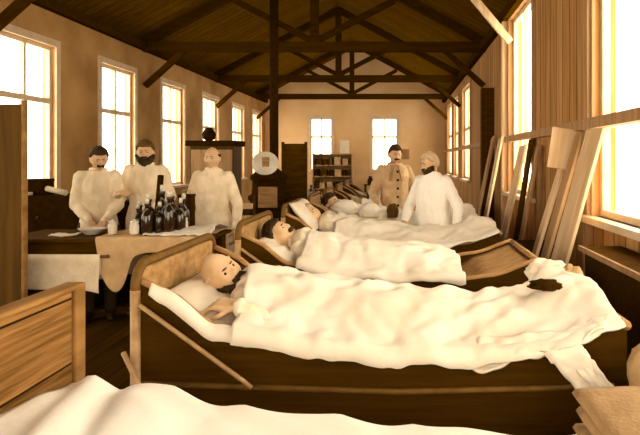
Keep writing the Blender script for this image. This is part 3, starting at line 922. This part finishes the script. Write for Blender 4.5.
# small square board at the batten
bm = bmesh.new(); box(bm, (0, 0, 0), (.26, .02, .34), bevel=.004)
o = obj('square_board', bm, 'light_wood'); o.location = (1.37, 4.72, 1.64); o.rotation_euler = (math.radians(-6), math.radians(9), math.radians(-4))
tag(o, 'small square pale board hung tilted at the wall batten above the planks', 'board')
t = thing('shelf', 'low dark shelf in the corner behind the first beds at the right wall', 'shelf', (1.25, 5.6, 0))
obj('top', boxed(-.2, .24, -.35, .25, .70, .73), 'dark_wood', t)
obj('side_panel', boxed(-.18, .22, -.33, -.30, 0, .70), 'dark_wood', t); obj('side_panel', boxed(-.18, .22, .2, .23, 0, .70), 'dark_wood', t); obj('back_panel', boxed(.2, .22, -.3, .2, 0, .70), 'dark_wood', t)

# ------------------------------------------------------------------ left side
t = thing('panel_screen', 'tall brown board screen at the left edge with a paler edge post', 'screen', (-3.345, 4.3, 0))
obj('panel', boxed(-.62, -.05, -.015, .015, .1, 1.97, bevel=.004), 'cupboard', t)
obj('panel', boxed(-.01, .50, -.015, .015, .1, 1.97, bevel=.004), 'cupboard', t)
for x in (-.05, .50): obj('post', boxed(x, x + .025, -.022, .022, 0, 2.0, bevel=.004), 'old_wood', t)
for x in (-.4, .25): obj('foot', boxed(x - .03, x + .03, -.2, .2, 0, .1, bevel=.006), 'dark_wood', t)

# long table with cloths
t = thing('long_table', 'long dark table where the men in gowns work', 'table', (-2.4, 5.0, 0))
obj('top', boxed(-.9, .83, -.36, .32, .875, .905, bevel=.006), 'dark_wood', t)
obj('apron', boxed(-.84, .78, -.32, -.29, .77, .875), 'dark_wood', t)
obj('apron', boxed(-.84, .78, .25, .28, .77, .875), 'dark_wood', t)
for sx in (-.83, .72):
    for sy in (-.32, .22):
        bm = bmesh.new(); lathe(bm, [(.035, 0), (.03, .1), (.04, .3), (.045, .6), (.03, .64), (.045, .7), (.045, .875)], (sx + .03, sy + .03, 0), 12); obj('leg', bm, 'dark_wood', t, True)
bm = bmesh.new(); tube(bm, [(-.86, -.40, .77), (.05, -.40, .77)], .012, 8); obj('towel_rail', bm, 'rail_dark', t, True)
for x in (-.84, .03):
    bm = bmesh.new(); tube(bm, [(x, -.40, .77), (x, -.31, .80)], .009, 8); obj('rail_bracket', bm, 'rail_dark', t, True)
def towel(u, v):
    # over the rail: long front, short back
    x = -3.22 + .80 * u
    a = v * .42 - .16
    r = .017
    if a < 0: p = (4.60 + r, .77 + a)
    else: p = (4.60 - r - .012 * a * 6 * (.5 + .5 * math.sin(u * 19)), .77 - a * (1 + .12 * max(0, u - .8) / .2))
    if abs(a) < .02: p = (4.60 - r * a / .02, .77 + r)
    return (x + .01 * nz(u * 5, v * 3, 1), p[0], p[1])
o = obj('hanging_sheet', cloth(towel, 0, 1, 0, 1, 60, 40, .006), 'tan_cloth', None, True)
tag(o, 'pale sheet hung along the front rail of the long table', 'cloth'); o.data.materials[0] = M['gown']
def table_cloth(u, v):
    x = -2.48 + .88 * u
    yv = 5.31 - .66 * min(v, .6) / .6
    over = max(0.0, v - .6) / .4
    pointed = .31 * math.exp(-((u - .12) / .16) ** 2) + .12
    z = .912 + .007 * nz(u * 6, v * 6, 3) + .008 * (1 - 2 * abs(nz(u * 5 + v * 3, v * 5, 8)))
    if over > 0:
        z -= over * pointed
        yv -= .012 + .03 * over * math.sin(u * 22) * .6 + .02 * over
        x += .08 * over * math.exp(-((u - .12) / .2) ** 2)
    return (x, yv, z)
o = obj('table_cloth', cloth(table_cloth, 0, 1, 0, 1, 60, 50, -.006), 'tan_cloth', None, True)
tag(o, 'tan cloth over the table under the bottles, one corner hanging down', 'cloth')
o = obj('white_cloth', cloth(lambda u, v: (-2.12 + .56 * u + .05 * nz(v * 4, u * 3, 2), 4.70 + .42 * v + .02 * nz(u * 4, v, 3), .925 + .07 * u * math.sin(3 * v) + .02 * abs(nz(u * 6, v * 5, 3)) + .01 * nz(u * 14, v * 9, 3)), 0, 1, 0, 1, 40, 24, -.006), 'sheet', None, True)
tag(o, 'crumpled white cloth at the bed end of the long table', 'cloth')

# things on the table
def bottle(loc, h, r, label, mat='bottle', cap='porcelain', group='bottles crowded on the cloth covered table'):
    e = thing('bottle', label, 'bottle', loc, group=group)
    bm = bmesh.new(); lathe(bm, [(r * .92, 0), (r, .01), (r, h * .58), (r * .85, h * .68), (r * .36, h * .78), (r * .34, h * .93), (r * .45, h * .94), (r * .45, h)], seg=16); obj('glass', bm, mat, e, True)
    bm = bmesh.new(); lathe(bm, [(r * .3, h), (r * .38, h + .02), (r * .3, h + .035)], seg=12); obj('stopper', bm, cap, e, True)
    return e
b0 = bottle((-2.22, 4.83, .92), .22, .04, 'dark glass bottle in the crowd of bottles on the tan cloth')
for (x, y, s, sz) in ((-2.21, 4.80, 1.1, 1), (-2.12, 4.84, .95, .9), (-2.03, 4.82, 1.15, 1.2), (-1.95, 4.86, .95, 1), (-2.25, 4.93, 1.2, 1.1), (-2.15, 4.97, 1.2, 1.35), (-2.06, 4.95, 1.15, 1.2), (-2.34, 4.96, 1.0, .9), (-1.97, 4.98, 1.1, 1.1)):
    c = copy_tree(b0, (x + .08, y, .92)); c.scale = (s * 1.1, s * 1.1, sz * 1.2)
t = thing('instrument_case', 'tall dark instrument case standing among the bottles', 'case', (-1.92, 5.13, .918))
obj('body', boxed(-.06, .06, -.05, .05, 0, .3, bevel=.006), 'black', t); obj('lid', boxed(-.065, .065, -.055, .055, .3, .325, bevel=.006), 'black', t)
bm = bmesh.new(); tube(bm, [(-.03, 0, .325), (-.03, 0, .36), (.03, 0, .36), (.03, 0, .325)], .006, 8); obj('handle', bm, 'rail', t, True)
t = thing('microscope', 'dark instrument on a stand in front of the bearded man', 'instrument', (-2.16, 5.12, .918)); t.scale = (1.35, 1.35, 1.3)
bm = bmesh.new(); bx(bm, -.05, .05, -.06, .06, 0, .025, bevel=.006); obj('foot', bm, 'black', t)
bm = bmesh.new(); tube(bm, [(0, .04, .02), (0, .05, .14), (0, .03, .24)], .014, 10); obj('arm', bm, 'black', t, True)
bm = bmesh.new(); tube(bm, [(0, -.03, .12), (0, .02, .38)], .02, 12); obj('barrel', bm, 'black', t, True)
bm = bmesh.new(); bx(bm, -.04, .04, -.06, .02, .09, .1); obj('stage', bm, 'black', t)
def jar(loc, label, s=1):
    e = thing('jar', label, 'jar', loc)
    bm = bmesh.new(); lathe(bm, [(.03, 0), (.036, .01), (.036, .075), (.03, .085), (.03, .095)], seg=16); obj('body', bm, 'porcelain', e, True)
    bm = bmesh.new(); lathe(bm, [(.033, .095), (.033, .108), (.012, .113), (.01, .125)], seg=16); obj('lid', bm, 'porcelain', e, True)
    e.scale = (s, s, s); return e
j = jar((-2.20, 4.72, .935), 'small pale jar standing in front of the dark bottles')
copy_tree(j, (-2.42, 4.80, .925), 'small pale jar at the outer end of the bottle crowd')
copy_tree(j, (-1.86, 4.9, .945), 'small pale jar beside the instrument case')
t = thing('bowl', 'shallow pale bowl under the hands of the man with the moustache', 'bowl', (-2.66, 4.93, .907))
bm = bmesh.new(); lathe(bm, [(.05, 0), (.06, .008), (.11, .05), (.115, .055), (.105, .052), (.055, .015), (.001, .013)], seg=24); obj('body', bm, 'porcelain', t, True)
o = obj('papers', cloth(lambda u, v: (-2.95 + .2 * u, 4.78 + .15 * v, .913 + .02 * abs(u - .5) + .01 * nz(u * 5, v * 5, 2)), 0, 1, 0, 1, 12, 12, -.01), 'paper', None, True)
tag(o, 'white papers lying at the front of the long table', 'paper')

# wardrobe and cabinet behind the men
t = thing('wardrobe', 'brown wardrobe with a dark cornice behind the clean shaven man', 'wardrobe', (-3.1, 9.6, 0))
obj('carcass', boxed(-.36, .36, -.2, .25, 0, 1.78), 'cupboard', t)
for x in (-.34, .01): obj('door', boxed(x, x + .33, -.22, -.2, .1, 1.72, bevel=.005), 'mid_wood', t)
obj('cornice', boxed(-.42, .42, -.27, .28, 1.78, 1.87, bevel=.01), 'black', t)
e = thing('vase', 'round dark pot standing on the wardrobe cornice', 'pot', (-3.2, 9.55, 1.87))
bm = bmesh.new(); lathe(bm, [(.05, 0), (.1, .04), (.115, .11), (.08, .18), (.06, .2), (.07, .22)], seg=18); obj('body', bm, 'black', e, True)
t = thing('dark_cabinet', 'dark low cabinet in the gap between the moustached man and the bearded man', 'cabinet', (-3.0, 6.35, 0))
obj('carcass', boxed(-.25, .3, -.15, .15, 0, 1.1, bevel=.006), 'black', t); d = obj('door', boxed(-.23, .28, -.17, -.15, .08, 1.04, bevel=.005), 'black', t)
bm = bmesh.new(); bmesh.ops.create_icosphere(bm, subdivisions=2, radius=.016); bmesh.ops.translate(bm, vec=(.22, -.18, .6), verts=bm.verts); obj('knob', bm, 'rail_dark', d, True)

# chest behind, with clutter
t = thing('chest', 'low black chest behind the cupboard under the near left window', 'chest', (-3.75, 6.1, 0))
obj('carcass', boxed(-.45, .55, -.25, .25, 0, 1.18, bevel=.006), 'black', t)
for z in (.1, .45, .8):
    d = obj('drawer', boxed(-.42, .52, -.27, -.25, z, z + .32, bevel=.005), 'black', t)
    bm = bmesh.new(); bmesh.ops.create_icosphere(bm, subdivisions=2, radius=.018); bmesh.ops.translate(bm, vec=(.05, -.28, z + .16), verts=bm.verts); obj('knob', bm, 'rail_dark', d, True)
t = thing('dark_box', 'dark box on the black chest under the near left window', 'box', (-3.86, 6.1, 1.18))
obj('body', boxed(-.12, .1, -.1, .1, 0, .14, bevel=.005), 'black', t); obj('lid', boxed(-.125, .105, -.105, .105, .14, .17, bevel=.005), 'black', t)
o = obj('papers', boxed(-4.05, -3.85, 5.86, 5.98, 1.182, 1.215, bevel=.004), 'paper'); tag(o, 'white papers on the front of the black chest', 'paper')
bm = bmesh.new(); tube(bm, [(-3.7, 5.98, 1.25), (-3.46, 5.90, 1.21)], .03, 12); o = obj('paper_roll', bm, 'paper', None, True); tag(o, 'pale roll of paper lying across the black chest', 'roll')

# stove
SX, SY = -2.07, 9.0
t = thing('stove', 'tall black iron stove with a round pale plate in the middle of the ward', 'stove', (SX, SY, 0))
bm = bmesh.new(); lathe(bm, [(.30, .12), (.30, .18), (.26, .22), (.25, .9), (.28, .93), (.28, .98), (.23, 1.02), (.22, 1.22), (.25, 1.25), (.25, 1.3), (.12, 1.42), (.08, 1.5)], seg=28); obj('body', bm, 'black', t, True)
for a in (45, 135, 225, 315):
    bm = bmesh.new(); ca, sa = math.cos(math.radians(a)), math.sin(math.radians(a)); tube(bm, [(.22 * ca, .22 * sa, .16), (.3 * ca, .3 * sa, .06), (.31 * ca, .31 * sa, .0)], [.04, .03, .04], 8); obj('leg', bm, 'black', t, True)
bm = bmesh.new(); tube(bm, [(0.07, 0, 1.45), (.07, 0, 2.6), (.07, 0, 5.12)], .06, 14); obj('stove_pipe', bm, 'black', t, True)
bm = bmesh.new(); bx(bm, -.08, .17, -.285, -.24, .82, 1.14, bevel=.01); d = obj('stove_door', bm, 'panel', t)
bm = bmesh.new(); tube(bm, [(-.06, -.3, .95), (-.06, -.3, 1.02)], .008, 8); obj('handle', bm, 'rail', d, True)
bm = bmesh.new()
lathe(bm, [(.001, 0), (.10, 0), (.115, .02), (.15, .03), (.175, .045), (.18, .03), (.17, .012), (.11, -.01), (.001, -.012)], seg=32)
bmesh.ops.rotate(bm, cent=(0, 0, 0), matrix=Matrix.Rotation(math.radians(90), 3, 'X'), verts=bm.verts)
bmesh.ops.translate(bm, vec=(.02, -.27, 1.50), verts=bm.verts)
pl = obj('round_plate', bm, 'porcelain', t, True)
bm = bmesh.new(); box(bm, (.02, -.262, 1.52), (.1, .03, .15), bevel=.012); obj('plate_boss', bm, 'panel', pl)
bm = bmesh.new(); bx(bm, -.13, .18, -.32, -.18, 1.25, 1.31, bevel=.008); obj('plate_shelf', bm, 'black', t)
t.scale = (1.15, 1.15, 1)
t = thing('screen', 'dark upright panel screen just behind the stove', 'screen', (-1.72, 9.45, 0))
obj('panel', boxed(-.2, .16, -.02, .02, .1, 1.82), 'dark_wood', t)
for x in (-.22, .16): obj('post', boxed(x - .02, x + .02, -.03, .03, 0, 1.85), 'dark_wood', t)

# chair by the stove
def make_chair(label, loc, rz):
    t = thing('ladder_back_chair', label, 'chair', loc, rz)
    obj('seat', boxed(-.2, .2, -.2, .2, .44, .47, bevel=.008), 'mid_wood', t)
    for sx in (-.18, .18):
        bm = bmesh.new(); tube(bm, [(sx, -.18, 0), (sx, -.18, .44)], .018, 8); obj('leg', bm, 'dark_wood', t, True)
        bm = bmesh.new(); tube(bm, [(sx, .18, 0), (sx, .18, .45), (sx, .23, 1.08)], .018, 8); obj('leg', bm, 'dark_wood', t, True)
    for z, y in ((.62, .195), (.78, .207), (.94, .22)):
        bm = bmesh.new(); box(bm, (0, y, z), (.34, .016, .075), bevel=.004); obj('back_slat', bm, 'light_wood', t)
    return t
make_chair('ladder back chair standing beside the stove behind the gowned man', (-2.07, 7.3, 0), math.radians(10))

make_chair('dark ladder back chair standing between the far beds behind the tan coated man', (-.72, 8.33, 0), math.radians(-20))
t = thing('bedside_stand', 'small bedside stand with a shelf at the head of the far beds', 'stand', (-1.25, 8.3, 0))
obj('top', boxed(-.17, .17, -.15, .15, .92, .95, bevel=.005), 'mid_wood', t); obj('shelf', boxed(-.15, .15, -.13, .13, .45, .47), 'mid_wood', t)
for sx in (-.15, .15):
    for sy in (-.13, .13): obj('leg', boxed(sx - .018, sx + .018, sy - .018, sy + .018, 0, .92), 'dark_wood', t)
bottle((-1.29, 8.28, .95), .24, .045, 'dark bottle standing alone on the bedside stand', group=None)
jar((-1.17, 8.24, .95), 'small pale jar on the bedside stand', 1.2)

# ------------------------------------------------------------------ end wall
t = thing('shelf_cabinet', 'open shelf cabinet under the end wall window full of dark boxes', 'cabinet', (-2.2, 18.7, 0))
for z in (.05, .6, 1.0, 1.36, 1.72):
    obj('shelf', boxed(-.62, .62, -.18, .2, z, z + .03), 'mid_wood', t)
for x in (-.65, .62): obj('side_panel', boxed(x, x + .03, -.2, .2, 0, 1.76), 'mid_wood', t)
obj('back_panel', boxed(-.62, .62, .2, .22, 0, 1.75), 'panel', t)
rnd = random.Random(3)
for z, row in ((1.03, 'second'), (1.39, 'top'), (.63, 'third')):
    x = -.56
    b = None
    while x < .5:
        w = rnd.choice((.12, .16, .2)); h = rnd.uniform(.16, .27)
        o = obj('box', boxed(-w / 2, w / 2, -.1, .1, 0, h, bevel=.004), rnd.choice(('dark_wood', 'black', 'cupboard', 'tan_cloth')))
        o.location = (-2.2 + x + w / 2, 18.68, z)
        tag(o, 'small box on the %s shelf of the end wall cabinet' % row, 'box', 'boxes on the %s cabinet shelf' % row)
        x += w + rnd.uniform(.02, .1)
o = obj('white_card', boxed(-1.98, -1.68, 18.8, 18.84, 1.77, 2.2, bevel=.004), 'paper'); tag(o, 'white card standing on top of the end wall cabinet', 'card')
t = thing('picture', 'small framed picture on the end wall beside the right end window', 'picture', (.18, 18.97, 1.75))
obj('picture_frame', boxed(-.13, .13, -.03, .02, -.17, .17, bevel=.006), 'mid_wood', t); obj('print', boxed(-.1, .1, -.036, -.03, -.14, .14), 'panel', t)
t = thing('side_table', 'small dark table below the right end window', 'table', (-.75, 18.3, 0))
obj('top', boxed(-.4, .4, -.25, .25, .74, .77, bevel=.005), 'dark_wood', t)
for sx in (-.36, .36):
    for sy in (-.21, .21): obj('leg', boxed(sx - .025, sx + .025, sy - .025, sy + .025, 0, .74), 'dark_wood', t)
for k, (x, lb) in enumerate(((-.95, 'dark jug at the outer end of the small end wall table'), (-.7, 'dark jug in the middle of the small end wall table'))):
    e = thing('jug', lb, 'jug', (x, 18.25, .77))
    bm = bmesh.new(); lathe(bm, [(.07, 0), (.1, .05), (.09, .15), (.05, .22), (.06, .26)], seg=16); obj('body', bm, 'black', e, True)
    bm = bmesh.new(); tube(bm, [(.08, 0, .18), (.14, 0, .17), (.13, 0, .1), (.09, 0, .07)], .012, 8); obj('handle', bm, 'black', e, True)

# ------------------------------------------------------------------ light and camera
w = bpy.data.worlds.new('sky'); S.world = w; w.use_nodes = True
bg = w.node_tree.nodes['Background']
bg.inputs['Color'].default_value = (1.0, .90, .74, 1)
bg.inputs['Strength'].default_value = 6.0

cam = bpy.data.cameras.new('camera'); co = bpy.data.objects.new('camera', cam); COL.objects.link(co)
co.location = (0, 0, CAMZ); co.rotation_euler = (math.radians(90), 0, 0)
cam.sensor_width = 36; cam.lens = 570 / 640 * 36
cam.shift_x = -80 / 640; cam.shift_y = -57.5 / 640
cam.clip_start = .05
S.camera = co
S.view_settings.view_transform = 'Standard'; S.view_settings.look = 'None'; S.view_settings.gamma = 1
S.view_settings.exposure = .75
S.cycles.max_bounces = 10; S.cycles.diffuse_bounces = 8
S.cycles.transparent_max_bounces = 12
